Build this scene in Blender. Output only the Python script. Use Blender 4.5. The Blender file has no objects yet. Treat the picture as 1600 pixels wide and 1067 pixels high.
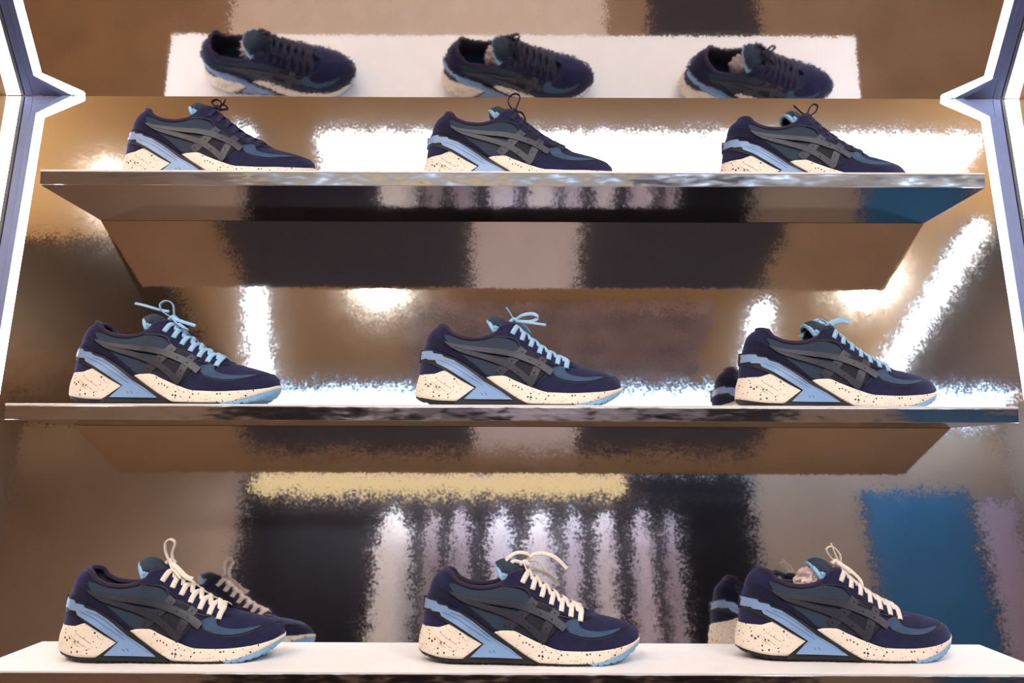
import bpy, bmesh, math, random
import numpy as np
from mathutils import Vector, Matrix

random.seed(7)
scene = bpy.context.scene
COL = scene.collection

# ------------------------------------------------------------------ camera, world, exposure
CAMZ = 1.32
PITCH = 6.85
cam_d = bpy.data.cameras.new('camera')
cam_d.lens = 35.0
cam_d.sensor_width = 36.0
cam_d.clip_start = 0.02
cam = bpy.data.objects.new('camera', cam_d)
COL.objects.link(cam)
cam.matrix_world = (Matrix.Translation((0, 0, CAMZ)) @ Matrix.Rotation(math.radians(90 + PITCH), 4, 'X')
                    @ Matrix.Rotation(math.radians(0.2), 4, 'Z'))
scene.camera = cam

world = bpy.data.worlds.new('world')
scene.world = world
world.use_nodes = True
world.node_tree.nodes['Background'].inputs[0].default_value = (0.5, 0.45, 0.4, 1)
world.node_tree.nodes['Background'].inputs[1].default_value = 0.03

scene.view_settings.view_transform = 'Standard'
scene.view_settings.look = 'None'
scene.view_settings.gamma = 1.0
scene.view_settings.use_curve_mapping = False
scene.view_settings.exposure = 0.0
try:
    scene.cycles.use_denoising = True
    scene.cycles.sample_clamp_indirect = 8.0
    scene.cycles.glossy_bounces = 6
except Exception:
    pass

PANEL_LIGHT = 13.0       # big ceiling panel over the display
COVE_LIGHT = 4.0        # linear light at the back of the shop
TUBE_LIGHT = 14.0       # ceiling tubes
LED_LIGHT = 16.0        # LED strips of the display
UP_W = 80.0             # added uplights that turn the ceiling golden
SHIRT_FILL = 90.0       # hidden tube added to brighten the shirts
CORNICE_GLOW = 0.9            # glow put into the cornice face for light falling on it
SPOT_W = 25.0           # warm track spots

# ------------------------------------------------------------------ helpers: materials
def lin(r, g, b):
    f = lambda c: (c / 255 / 12.92) if c / 255 <= 0.04045 else ((c / 255 + 0.055) / 1.055) ** 2.4
    return (f(r), f(g), f(b), 1.0)

def new_mat(name):
    m = bpy.data.materials.new(name)
    m.use_nodes = True
    nt = m.node_tree
    return m, nt, nt.nodes['Principled BSDF']

def coords(nt, scale=(1, 1, 1)):
    tc = nt.nodes.new('ShaderNodeTexCoord')
    mp = nt.nodes.new('ShaderNodeMapping')
    mp.inputs['Scale'].default_value = scale
    nt.links.new(tc.outputs['Object'], mp.inputs['Vector'])
    return mp.outputs['Vector']

def noise(nt, vec, scale, detail=2.0, rough=0.5):
    n = nt.nodes.new('ShaderNodeTexNoise')
    n.inputs['Scale'].default_value = scale
    n.inputs['Detail'].default_value = detail
    n.inputs['Roughness'].default_value = rough
    nt.links.new(vec, n.inputs['Vector'])
    return n

def ramp(nt, fac, stops):
    r = nt.nodes.new('ShaderNodeValToRGB')
    e = r.color_ramp.elements
    while len(e) < len(stops):
        e.new(0.5)
    for k, (p, c) in enumerate(stops):
        e[k].position = p
        e[k].color = c
    nt.links.new(fac, r.inputs['Fac'])
    return r.outputs['Color']

def plain(name, col, rough=0.5, metal=0.0, var=0.12, nscale=30.0, bump=0.0, bscale=200.0, sheen=0.0, spec=0.5):
    m, nt, b = new_mat(name)
    v = coords(nt)
    n = noise(nt, v, nscale, 3)
    c0 = tuple(max(0, x * (1 - var)) for x in col[:3]) + (1,)
    c1 = tuple(min(1, x * (1 + var)) for x in col[:3]) + (1,)
    nt.links.new(ramp(nt, n.outputs['Fac'], [(0.3, c0), (0.7, c1)]), b.inputs['Base Color'])
    b.inputs['Roughness'].default_value = rough
    b.inputs['Metallic'].default_value = metal
    b.inputs['Specular IOR Level'].default_value = spec
    if sheen:
        b.inputs['Sheen Weight'].default_value = sheen
        b.inputs['Sheen Roughness'].default_value = 0.5
        b.inputs['Sheen Tint'].default_value = (0.45, 0.48, 0.95, 1)
    if bump:
        n2 = noise(nt, v, bscale, 2)
        bp = nt.nodes.new('ShaderNodeBump')
        bp.inputs['Strength'].default_value = 0.6
        bp.inputs['Distance'].default_value = bump
        nt.links.new(n2.outputs['Fac'], bp.inputs['Height'])
        nt.links.new(bp.outputs['Normal'], b.inputs['Normal'])
    return m

def emit(name, col, strength):
    m = bpy.data.materials.new(name)
    m.use_nodes = True
    nt = m.node_tree
    nt.nodes.remove(nt.nodes['Principled BSDF'])
    e = nt.nodes.new('ShaderNodeEmission')
    e.inputs[0].default_value = col
    e.inputs[1].default_value = strength
    nt.links.new(e.outputs[0], nt.nodes['Material Output'].inputs[0])
    return m

def foil(name, tint=(0.86, 0.84, 0.83, 1), k_fine=0.018, k_big=0.011, fine=220.0, big=45.0, rough=0.055, stretch=(1, 1, 1)):
    """embossed silver foil: a metal mirror whose normal wanders a little"""
    m, nt, b = new_mat(name)
    b.inputs['Base Color'].default_value = tint
    b.inputs['Metallic'].default_value = 1.0
    b.inputs['Roughness'].default_value = rough
    v = coords(nt, stretch)
    geo = nt.nodes.new('ShaderNodeNewGeometry')
    acc = geo.outputs['Normal']
    for sc_, k in ((fine, k_fine), (big, k_big)):
        n = noise(nt, v, sc_, 1.5)
        sub = nt.nodes.new('ShaderNodeVectorMath'); sub.operation = 'SUBTRACT'
        sub.inputs[1].default_value = (0.5, 0.5, 0.5)
        nt.links.new(n.outputs['Color'], sub.inputs[0])
        mul = nt.nodes.new('ShaderNodeVectorMath'); mul.operation = 'SCALE'
        mul.inputs['Scale'].default_value = k
        nt.links.new(sub.outputs[0], mul.inputs[0])
        add = nt.nodes.new('ShaderNodeVectorMath'); add.operation = 'ADD'
        nt.links.new(acc, add.inputs[0]); nt.links.new(mul.outputs[0], add.inputs[1])
        acc = add.outputs[0]
    nrm = nt.nodes.new('ShaderNodeVectorMath'); nrm.operation = 'NORMALIZE'
    nt.links.new(acc, nrm.inputs[0])
    nt.links.new(nrm.outputs[0], b.inputs['Normal'])
    return m

def speckle(name, base, dot, scale=260.0, size=0.30, rough=0.6):
    m, nt, b = new_mat(name)
    v = coords(nt)
    cur = None
    for sc_, sz in ((scale, size), (scale * 2.1, size * 0.8)):
        vo = nt.nodes.new('ShaderNodeTexVoronoi')
        vo.inputs['Scale'].default_value = sc_
        nt.links.new(v, vo.inputs['Vector'])
        sep = nt.nodes.new('ShaderNodeSeparateColor')
        nt.links.new(vo.outputs['Color'], sep.inputs[0])
        pw = nt.nodes.new('ShaderNodeMath'); pw.operation = 'POWER'
        nt.links.new(sep.outputs[0], pw.inputs[0]); pw.inputs[1].default_value = 2.2
        mu = nt.nodes.new('ShaderNodeMath'); mu.operation = 'MULTIPLY'
        nt.links.new(pw.outputs[0], mu.inputs[0]); mu.inputs[1].default_value = sz
        lt = nt.nodes.new('ShaderNodeMath'); lt.operation = 'LESS_THAN'
        nt.links.new(vo.outputs['Distance'], lt.inputs[0]); nt.links.new(mu.outputs[0], lt.inputs[1])
        if cur is None:
            cur = lt.outputs[0]
        else:
            mx = nt.nodes.new('ShaderNodeMath'); mx.operation = 'MAXIMUM'
            nt.links.new(cur, mx.inputs[0]); nt.links.new(lt.outputs[0], mx.inputs[1])
            cur = mx.outputs[0]
    nt.links.new(ramp(nt, cur, [(0.0, base), (1.0, dot)]), b.inputs['Base Color'])
    b.inputs['Roughness'].default_value = rough
    return m

def mesh_cloth(name, col, scale=700.0):
    """woven textile: fine checker relief"""
    m, nt, b = new_mat(name)
    v = coords(nt)
    ch = nt.nodes.new('ShaderNodeTexChecker')
    ch.inputs['Scale'].default_value = scale
    ch.inputs['Color1'].default_value = col
    ch.inputs['Color2'].default_value = tuple(x * 0.62 for x in col[:3]) + (1,)
    nt.links.new(v, ch.inputs['Vector'])
    nt.links.new(ch.outputs['Color'], b.inputs['Base Color'])
    b.inputs['Roughness'].default_value = 0.85
    return m

M = {}
M['suede'] = plain('navy_suede', lin(32, 33, 64), 0.95, var=0.22, nscale=60, bump=0.0006, bscale=900, sheen=0.22, spec=0.2)
M['suede_dark'] = plain('dark_navy_suede', lin(25, 25, 47), 0.95, var=0.2, nscale=60, bump=0.0005, bscale=900, sheen=0.25, spec=0.2)
M['teal'] = mesh_cloth('teal_mesh', lin(44, 61, 82))
M['mesh_dark'] = mesh_cloth('dark_mesh', lin(30, 30, 46), 500)
M['teal_suede'] = plain('slate_blue_suede', lin(62, 84, 112), 0.9, var=0.15, nscale=80, sheen=0.2, spec=0.2)
M['leather'] = plain('charcoal_leather', lin(47, 47, 61), 0.42, var=0.12, nscale=90, bump=0.0003, bscale=1500)
M['black'] = plain('black_rubber', lin(20, 19, 24), 0.6, var=0.1)
M['hole'] = plain('punched_hole', lin(10, 10, 14), 0.9)
M['clip'] = plain('powder_blue_plastic', lin(128, 160, 204), 0.38, var=0.05)
M['clip_line'] = plain('grey_blue_groove', lin(84, 106, 146), 0.5, var=0.05)
M['midsole'] = speckle('speckled_foam', lin(238, 224, 208), lin(30, 28, 34), 240, 0.40)
M['ridge'] = plain('tan_foam', lin(196, 176, 156), 0.7, var=0.05)
M['toe_rubber'] = speckle('speckled_blue_rubber', lin(122, 172, 212), lin(40, 50, 70), 260, 0.22)
M['lining'] = plain('plum_lining', lin(50, 38, 62), 0.95, var=0.15, sheen=0.2)
M['insole'] = plain('teal_insole', lin(36, 66, 96), 0.9)
M['binding'] = plain('pale_blue_binding', lin(140, 184, 220), 0.6, var=0.08)
M['lace_navy'] = plain('navy_lace', lin(34, 32, 60), 0.8, var=0.2, nscale=400)
M['lace_blue'] = plain('sky_blue_lace', lin(150, 192, 226), 0.8, var=0.15, nscale=500)
M['lace_cream'] = speckle('flecked_cream_lace', lin(236, 226, 216), lin(110, 70, 50), 420, 0.25, 0.85)
M['tissue'] = plain('tissue_paper', lin(222, 200, 198), 0.9, var=0.08, nscale=60)
M['foil'] = foil('embossed_foil')
M['foil_shelf'] = foil('wrapped_foil', k_fine=0.015, k_big=0.01, rough=0.06)
M['foil_edge'] = foil('wrinkled_foil_edge', k_fine=0.09, k_big=0.10, fine=150.0, big=50.0, rough=0.12, stretch=(0.3, 1, 1.2))
M['board'] = plain('white_board', lin(240, 236, 236), 0.45, var=0.02)
M['led'] = emit('led_light', (0.80, 0.87, 1.0, 1), LED_LIGHT)
M['alu'] = plain('led_tinted_aluminium', lin(112, 124, 166), 0.42, metal=0.35, var=0.04)  # base colour carries the blue LED light on whitish metal
M['alu_dark'] = plain('grey_trim', lin(105, 105, 112), 0.5, var=0.05)
M['gap'] = plain('black_gap', lin(14, 14, 18), 0.7)
M['wood'] = plain('tan_wood', lin(176, 140, 104), 0.5, var=0.12, nscale=18)

# ------------------------------------------------------------------ helpers: objects
def link(name, me, mat=None, parent=None):
    o = bpy.data.objects.new(name, me)
    COL.objects.link(o)
    if mat is not None and me is not None and not me.materials:
        me.materials.append(mat)
    if parent is not None:
        o.parent = parent
    return o

def empty(name, loc=(0, 0, 0)):
    o = bpy.data.objects.new(name, None)
    COL.objects.link(o)
    o.location = loc
    o.empty_display_size = 0.05
    return o

def tag(o, label=None, cat=None, group=None, kind=None):
    if label: o['label'] = label
    if cat: o['category'] = cat
    if group: o['group'] = group
    if kind: o['kind'] = kind
    return o

def mesh(name, verts, faces, smooth=True):
    me = bpy.data.meshes.new(name)
    me.from_pydata([tuple(v) for v in verts], [], faces)
    if smooth:
        me.polygons.foreach_set('use_smooth', [True] * len(me.polygons))
    me.update()
    return me

def box_mesh(name, x0, x1, y0, y1, z0, z1, bevel=0.0, xf=None):
    bm = bmesh.new()
    vs = [bm.verts.new((x, y, z)) for x in (x0, x1) for y in (y0, y1) for z in (z0, z1)]
    for f in ((0, 1, 3, 2), (4, 6, 7, 5), (0, 4, 5, 1), (2, 3, 7, 6), (0, 2, 6, 4), (1, 5, 7, 3)):
        bm.faces.new([vs[i] for i in f])
    if bevel:
        bmesh.ops.bevel(bm, geom=bm.edges[:], offset=bevel, segments=2, profile=0.5, affect='EDGES')
    if xf is not None:
        for v in bm.verts:
            v.co = xf(*v.co)
    bmesh.ops.recalc_face_normals(bm, faces=bm.faces[:])
    me = bpy.data.meshes.new(name)
    bm.to_mesh(me); bm.free()
    return me

def pchip(pts):
    xs = np.array([p[0] for p in pts], float); ys = np.array([p[1] for p in pts], float)
    h = np.diff(xs); d = np.diff(ys) / h
    n = len(xs); m = np.zeros(n)
    m[0], m[-1] = d[0], d[-1]
    for i in range(1, n - 1):
        if d[i - 1] * d[i] > 0:
            w1, w2 = 2 * h[i] + h[i - 1], h[i] + 2 * h[i - 1]
            m[i] = (w1 + w2) / (w1 / d[i - 1] + w2 / d[i])
    xl, yl, ml, hl = xs.tolist(), ys.tolist(), m.tolist(), h.tolist()
    import bisect
    def f(x):
        if x <= xl[0]: return yl[0]
        if x >= xl[-1]: return yl[-1]
        i = bisect.bisect_right(xl, x) - 1
        t = (x - xl[i]) / hl[i]
        return ((1 + 2 * t) * (1 - t) ** 2 * yl[i] + t * (1 - t) ** 2 * hl[i] * ml[i]
                + t * t * (3 - 2 * t) * yl[i + 1] + t * t * (t - 1) * hl[i] * ml[i + 1])
    return f

def catmull(pts, n=8):
    P = [Vector(p) for p in pts]
    out = []
    for i in range(len(P) - 1):
        p0 = P[max(i - 1, 0)]; p1 = P[i]; p2 = P[i + 1]; p3 = P[min(i + 2, len(P) - 1)]
        for k in range(n):
            t = k / n
            out.append(0.5 * ((2 * p1) + (p2 - p0) * t + (2 * p0 - 5 * p1 + 4 * p2 - p3) * t * t
                              + (3 * p1 - p0 - 3 * p2 + p3) * t ** 3))
    out.append(P[-1])
    return out

def sweep(pts, w, th, side=None, closed_ends=True, ns=8):
    """ribbon / tube along pts (mm), elliptic section w x th; side: preferred width direction"""
    n = len(pts); V = []; F = []
    prev = None
    for i, p in enumerate(pts):
        T = (pts[min(i + 1, n - 1)] - pts[max(i - 1, 0)]).normalized()
        ref = Vector(side[i]) if isinstance(side, list) else (Vector(side) if side is not None else (prev if prev is not None else Vector((0, 1, 0.01))))
        S = ref - T * ref.dot(T)
        if S.length < 1e-4: S = T.orthogonal()
        S.normalize()
        if side is None: prev = S
        N = T.cross(S)
        ww = w[i] if isinstance(w, (list, tuple)) else w
        for k in range(ns):
            a = 2 * math.pi * k / ns
            c, s = math.cos(a), math.sin(a)
            c = math.copysign(abs(c) ** 0.7, c); s = math.copysign(abs(s) ** 0.7, s)
            V.append(p + S * (c * ww / 2) + N * (s * th / 2))
    for i in range(n - 1):
        for k in range(ns):
            a = i * ns + k; b = i * ns + (k + 1) % ns
            F.append((a, b, b + ns, a + ns))
    F.append(tuple(range(ns - 1, -1, -1)))
    F.append(tuple((n - 1) * ns + k for k in range(ns)))
    return V, F

def join(parts):
    V = []; F = []
    for v, f in parts:
        o = len(V)
        V += list(v); F += [tuple(i + o for i in q) for q in f]
    return V, F

MM = 0.001
def mm_mesh(name, VF, smooth=True):
    V, F = VF
    return mesh(name, [(v[0] * MM, v[1] * MM, v[2] * MM) for v in V], F, smooth)

# ------------------------------------------------------------------ display geometry
TAN = 0.185
TILT = math.atan(TAN)
ORI = Vector((0, 1.5811, CAMZ))
UP = Vector((0, math.sin(TILT), math.cos(TILT)))
NF = Vector((0, -math.cos(TILT), math.sin(TILT)))
def plane_pt(x, q, p):
    """point on the leaning back plane: x across, q up the plane, p out of it"""
    return ORI + Vector((x, 0, 0)) + UP * q + NF * p
Q_SEAM, Q_LOW = 0.650, -0.55
PAN = Vector((0, -0.648, 0.761)).normalized()
PANN = Vector((0, -0.761, -0.648)).normalized()
SEAM = plane_pt(0, Q_SEAM, 0)
def canopy_pt(x, q, p):
    return SEAM + Vector((x, 0, 0)) + PAN * q + PANN * p

# ------------------------------------------------------------------ the shop behind the camera (seen in the foil)
H = 3.2
YB = -2.62
YF = 1.98
XW = 3.0
def struct(name, me, mat, label):
    o = link(name, me, mat)
    return tag(o, label, None, None, 'structure')
mw = plain('brown_wall_paint', lin(160, 139, 121), 0.85, var=0.08, nscale=3)
mf = plain('brown_floor', lin(150, 116, 84), 0.55, var=0.15, nscale=5)
mc = plain('tan_ceiling', lin(224, 190, 140), 0.9, var=0.05, nscale=3)
struct('floor', box_mesh('floor', -XW, XW, YB, YF, -0.05, 0), mf, 'brown shop floor in front of the display')
struct('ceiling', box_mesh('ceiling', -XW, XW, YB, YF, H, H + 0.05), mc, 'tan shop ceiling carrying the lights')
struct('wall_left', box_mesh('wall_left', -XW - 0.05, -XW, YB, YF, 0, H), mw, 'brown side wall left of the display')
struct('wall_right', box_mesh('wall_right', XW, XW + 0.05, YB, YF, 0, H), mw, 'brown side wall right of the display')
struct('wall_rear', box_mesh('wall_rear', -XW, XW, YB - 0.05, YB, 0, H), mw, 'brown wall opposite the display, seen only in the foil')
struct('wall_front', box_mesh('wall_front', -XW, XW, YF, YF + 0.05, 0, H), mw, 'brown wall behind the display')

# dark ceiling rafts
def one(name, me, mat, label, cat, group=None):
    return tag(link(name, me, mat), label, cat, group)
mdark = plain('dark_mauve_panel', lin(66, 56, 62), 0.7, var=0.15, nscale=4)
mbrown = plain('dark_brown_panel', lin(70, 52, 40), 0.7, var=0.15, nscale=4)
mgrey = plain('mauve_grey_panel', lin(190, 174, 176), 0.7, var=0.35, nscale=6)
one('ceiling_raft', box_mesh('ceiling_raft', -2.95, -1.62, -2.55, -0.6, H - 0.06, H - 0.002, 0.01), mbrown, 'dark brown ceiling raft mirrored at the left of the foil', 'ceiling panel', 'ceiling rafts of the shop')
one('ceiling_raft', box_mesh('ceiling_raft', 2.12, 2.95, -2.05, 0.9, H - 0.06, H - 0.002, 0.01), mdark, 'dark mauve ceiling raft mirrored at the right of the foil', 'ceiling panel', 'ceiling rafts of the shop')
one('ceiling_raft', box_mesh('ceiling_raft', -0.55, 1.0, -2.05, -1.15, H - 0.06, H - 0.002, 0.01), mgrey, 'mauve grey ceiling raft mirrored above the middle shelf', 'ceiling panel', 'ceiling rafts of the shop')

# rear wall furniture: dark wall panel, a hung rail of pale shirts, a cornice with added glow, blue panel
mblk = plain('charcoal_board', lin(30, 26, 32), 0.95, var=0.15, nscale=5, spec=0.1)
wp = empty('dark_wall_panel', (-0.08, YB + 0.003, 0))
tag(wp, 'wide charcoal wall panel mirrored behind the sneakers', 'panel')
link('board', box_mesh('board', -1.50, 1.50, 0, 0.02, 0.1, 2.85, 0.003), mblk, wp)
link('border', box_mesh('border', -1.53, 1.53, 0, 0.014, 0.07, 2.88, 0.003), M['alu_dark'], wp)
cr = empty('clothes_rail', (-0.08, YB + 0.26, 2.60))
tag(cr, 'thin metal clothes rail hung from the ceiling in front of the charcoal panel', 'rail')
link('rail', mm_mesh('rail', sweep([Vector((x, 0, 0)) for x in range(-1380, 1381, 60)], 24, 24, side=(0, 1, 0), ns=10)), M['gap'], cr)
for sx in (-1300, 1300):
    link('hanger_rod', mm_mesh('hanger_rod', sweep([Vector((sx, 0, z)) for z in (0, 200, 400, 598)], 14, 14, side=(0, 1, 0), ns=8)), M['gap'], cr)

def shirt_mesh(w, hgt, d):
    V = []; F = []
    prof = [(0.0, 0.10), (0.03, 0.34), (0.10, 0.62), (0.22, 0.80), (0.5, 0.92), (0.8, 1.0), (1.0, 0.96)]
    ns = 20
    for (q, r) in prof:
        for k in range(ns):
            a = 2 * math.pi * k / ns
            fold = 1 + 0.16 * math.sin(5 * a + 3 * q)
            V.append((w / 2 * r * fold * math.cos(a), d / 2 * r * fold * math.sin(a), -q * hgt))
    for i in range(len(prof) - 1):
        for k in range(ns):
            F.append((i * ns + k, i * ns + (k + 1) % ns, (i + 1) * ns + (k + 1) % ns, (i + 1) * ns + k))
    F.append(tuple(range(ns)))
    F.append(tuple((len(prof) - 1) * ns + k for k in range(ns - 1, -1, -1)))
    return mesh('shirt', V, F)
shirt_cols = [lin(232, 226, 226), lin(150, 140, 146), lin(160, 150, 160), lin(232, 230, 246), lin(242, 238, 246), lin(222, 216, 232), lin(228, 220, 226), lin(206, 194, 206), lin(186, 176, 186)]
shirt_x = [-0.65, -0.44, -0.28, -0.06, 0.16, 0.34, 0.52, 0.73, 0.89]
shirt_w = [0.22, 0.09, 0.12, 0.15, 0.17, 0.10, 0.12, 0.13, 0.09]
shirt_words = ['leftmost and widest off-white', 'narrow dull grey', 'mauve grey', 'lavender white', 'brightest white', 'narrow lilac', 'cream white', 'dusty lilac', 'rightmost grey']
for k, (sx, sc_) in enumerate(zip(shirt_x, shirt_cols)):
    t = empty('hanging_shirt', (sx, YB + 0.26, 2.588))
    tag(t, shirt_words[k] + ' shirt on the clothes rail, a streak in the foil', 'shirt', 'shirts on the clothes rail')
    me = shirt_mesh(shirt_w[k], 1.05, 0.36)
    b = link('body', me, plain('shirt_cotton', sc_, 0.85, var=0.06, nscale=6), t)
    b.location = (0, 0, -0.06)
    hk = catmull([(0, 0, -70), (0, 0, -40), (0, 12, -15), (0, 10, 8), (0, 0, 16), (0, -14, 6)], 5)
    link('hook', mm_mesh('hook', sweep(hk, 4, 4, side=(1, 0, 0), ns=6)), M['alu_dark'], t)

bp_ = empty('blue_panel', (2.40, YB + 0.005, 0))
tag(bp_, 'tall blue display panel mirrored at the lower right', 'panel')
mblue = plain('petrol_blue_paint', lin(34, 104, 150), 0.6, var=0.1, nscale=4)
link('board', box_mesh('board', -0.3, 0.3, 0, 0.04, 0.1, 2.72, 0.004), mblue, bp_)
link('frame', box_mesh('frame', -0.32, 0.32, 0, 0.03, 0.06, 2.74, 0.004), plain('blue_edge', lin(28, 80, 120), 0.6), bp_)

cu = empty('curtain', (2.85, YB + 0.08, 0.05))
tag(cu, 'mauve curtain hanging beside the blue panel', 'curtain')
V = []; F = []
for iz in range(2):
    for k in range(41):
        V.append((-0.11 + 0.22 * k / 40, 0.025 * math.sin(k * 0.9), 2.6 * iz))
for iz in range(2):
    for k in range(41):
        V.append((-0.11 + 0.22 * k / 40, 0.025 * math.sin(k * 0.9) - 0.004, 2.6 * iz))
for k in range(40):
    F += [(k + 1, k, 41 + k, 42 + k), (82 + k, 83 + k, 124 + k, 123 + k), (41 + k, 123 + k, 124 + k, 42 + k), (k, k + 1, 83 + k, 82 + k)]
link('cloth', mesh('cloth', V, F), plain('mauve_cloth', lin(190, 164, 176), 0.9, var=0.08), cu)
link('pole', mm_mesh('pole', sweep([Vector((x, 0, 2612)) for x in (-130, 0, 130)], 20, 20, side=(0, 1, 0), ns=10)), M['alu_dark'], cu)

# rugs and a plinth on the floor
one('rug', box_mesh('rug', -1.4, 1.3, -2.0, -0.55, 0.0, 0.012, 0.004), plain('charcoal_rug', lin(50, 44, 50), 0.95, var=0.2, nscale=20), 'dark charcoal rug in front of the clothes rail', 'rug')
one('runner', box_mesh('runner', -0.2, 0.33, -1.95, -0.25, 0.012, 0.02, 0.003), plain('pale_runner', lin(196, 176, 168), 0.95, var=0.1, nscale=20), 'pale pinkish runner laid over the dark rug', 'rug')
one('floor_mat', box_mesh('floor_mat', -1.15, 0.38, 0.05, 1.0, 0.0, 0.01, 0.003), plain('beige_mat', lin(226, 206, 186), 0.95, var=0.08, nscale=20), 'beige mat on the floor at the foot of the display', 'rug')
one('floor_mat', box_mesh('floor_mat', 0.55, 1.0, 0.05, 1.0, 0.0, 0.01, 0.003), plain('dark_mat', lin(60, 52, 54), 0.95, var=0.15, nscale=20), 'dark mat on the floor beside the beige mat', 'rug')

# lamps of the shop: housings with glowing diffusers
def lamp(name, label, x0, x1, y0, y1, mat, drop=0.03, group=None):
    t = empty(name, ((x0 + x1) / 2, (y0 + y1) / 2, H))
    tag(t, label, 'lamp', group)
    hx, hy = (x1 - x0) / 2, (y1 - y0) / 2
    link('housing', box_mesh('housing', -hx - 0.012, hx + 0.012, -hy - 0.012, hy + 0.012, -drop, -0.001, 0.003), M['alu_dark'], t)
    link('diffuser', box_mesh('diffuser', -hx, hx, -hy, hy, -drop - 0.008, -drop + 0.001, 0.002), mat, t)
    return t
lamp('ceiling_lamp', 'wide bright ceiling panel lamp above the display front', -0.72, 1.75, -0.26, 0.12, emit('panel_glow', (0.93, 0.95, 1.0, 1), PANEL_LIGHT))
lamp('cove_lamp', 'long bluish lamp on the ceiling above the clothes rail', -1.48, 2.9, -2.56, -2.12, emit('cove_glow', (0.48, 0.70, 1.0, 1), COVE_LIGHT))
tube_m = emit('tube_glow', (0.85, 0.92, 1.0, 1), TUBE_LIGHT)
for (a, b, lab) in (((-1.42, -2.05), (-1.0, 0.15), 'slim tube lamp on the ceiling, left of the panel lamp'),
                    ((1.36, -2.05), (1.22, -1.15), 'short slim tube lamp on the ceiling, behind the panel lamp'),
                    ((2.08, -2.05), (1.98, -0.45), 'slim tube lamp beside the dark mauve ceiling raft')):
    ln = math.hypot(b[0] - a[0], b[1] - a[1]); ang = math.atan2(b[1] - a[1], b[0] - a[0])
    t = lamp('tube_lamp', lab, -ln / 2, ln / 2, -0.03, 0.03, tube_m, group='tube lamps on the shop ceiling')
    t.location = ((a[0] + b[0]) / 2, (a[1] + b[1]) / 2, H)
    t.rotation_euler = (0, 0, ang)

def spot(x, y, tx, ty, tz, watts, label, size=46):
    t = empty('track_spotlight', (x, y, H))
    tag(t, label, 'lamp', 'track spotlights')
    link('mount', box_mesh('mount', -0.03, 0.03, -0.03, 0.03, -0.06, -0.001, 0.004), M['alu_dark'], t)
    head = empty('head', (0, 0, -0.10)); head.parent = t
    d = Vector((tx - x, ty - y, tz - (H - 0.10))).normalized()
    head.rotation_euler = d.to_track_quat('-Z', 'Y').to_euler()
    ring = []
    for (r, z) in ((0.0, 0.07), (0.032, 0.07), (0.04, 0.05), (0.045, -0.07), (0.041, -0.07), (0.036, 0.02), (0.0, 0.02)):
        ring.append((r, z))
    V = []; F = []; ns = 20
    for r, z in ring:
        for k in range(ns):
            a = 2 * math.pi * k / ns
            V.append((r * math.cos(a), r * math.sin(a), z))
    for i in range(len(ring) - 1):
        for k in range(ns):
            F.append((i * ns + k, i * ns + (k + 1) % ns, (i + 1) * ns + (k + 1) % ns, (i + 1) * ns + k))
    link('shade', mesh('shade', V, F), M['gap'], head)
    ld = bpy.data.lights.new('spot', 'SPOT')
    ld.energy = watts; ld.color = (1.0, 0.89, 0.76); ld.spot_size = math.radians(size); ld.spot_blend = 0.8
    ld.shadow_soft_size = 0.035
    lo = bpy.data.objects.new('bulb', ld); COL.objects.link(lo); lo.parent = head; lo.location = (0, 0, -0.072)
spot(-1.55, -0.1, -0.5, 1.4, 1.1, SPOT_W * 3, 'left warm track spotlight aimed at the lower sneakers')
spot(-0.6, -0.75, 0.05, 1.4, 1.1, SPOT_W * 3, 'middle warm track spotlight aimed at the lower sneakers')
spot(1.6, -0.75, 0.6, 1.4, 1.1, SPOT_W * 3, 'right warm track spotlight aimed at the lower sneakers')

def uplight(x, y, label, watts):  # invented wall lamps, added to warm and brighten the ceiling
    t = empty('added_uplight', (x, y, 2.35))
    tag(t, label, 'lamp', 'added warm uplights')
    V = []; F = []; ns = 20
    ring = [(0.0, -0.10), (0.03, -0.095), (0.07, -0.05), (0.085, 0.0), (0.08, 0.0), (0.065, -0.045), (0.0, -0.06)]
    for r, z in ring:
        for k in range(ns):
            a = 2 * math.pi * k / ns
            V.append((r * math.cos(a), r * math.sin(a), z))
    for i in range(len(ring) - 1):
        for k in range(ns):
            F.append((i * ns + k, i * ns + (k + 1) % ns, (i + 1) * ns + (k + 1) % ns, (i + 1) * ns + k))
    link('bowl', mesh('bowl', V, F), M['alu_dark'], t)
    ld = bpy.data.lights.new('uplight', 'SPOT')
    ld.energy = watts; ld.color = (1.0, 0.82, 0.58); ld.spot_size = math.radians(150); ld.spot_blend = 1.0; ld.shadow_soft_size = 0.05
    lo = bpy.data.objects.new('bulb', ld); COL.objects.link(lo); lo.parent = t
    lo.location = (0, 0, 0.06); lo.rotation_euler = (math.pi, 0, 0)
for x, y, lab in ((-2.9, 0.5, 'added warm bowl uplight on the left wall beside the display'), (2.9, 0.5, 'added warm bowl uplight on the right wall beside the display'),
                  (-2.9, -1.6, 'added warm bowl uplight on the left wall by the clothes rail'), (2.9, -1.6, 'added warm bowl uplight on the right wall by the blue panel')):
    uplight(x, y, lab, UP_W * 3.6 if y > 0 else UP_W * 0.7)
t = empty('glowing_cornice', (-0.39, YB + 0.50, 2.54))
tag(t, 'long cornice with an added warm glow, hung in front of the clothes rail', 'lamp')
link('fascia', box_mesh('fascia', -1.01, 1.01, 0.0, 0.012, 0.0, 0.13, 0.003), emit('added_cornice_glow', (1.0, 0.74, 0.40, 1), CORNICE_GLOW), t)  # emission stands in for ceiling light on the cornice face
link('top_plate', box_mesh('top_plate', -1.01, 1.01, -0.10, 0.0, 0.118, 0.13, 0.002), M['alu_dark'], t)
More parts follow.
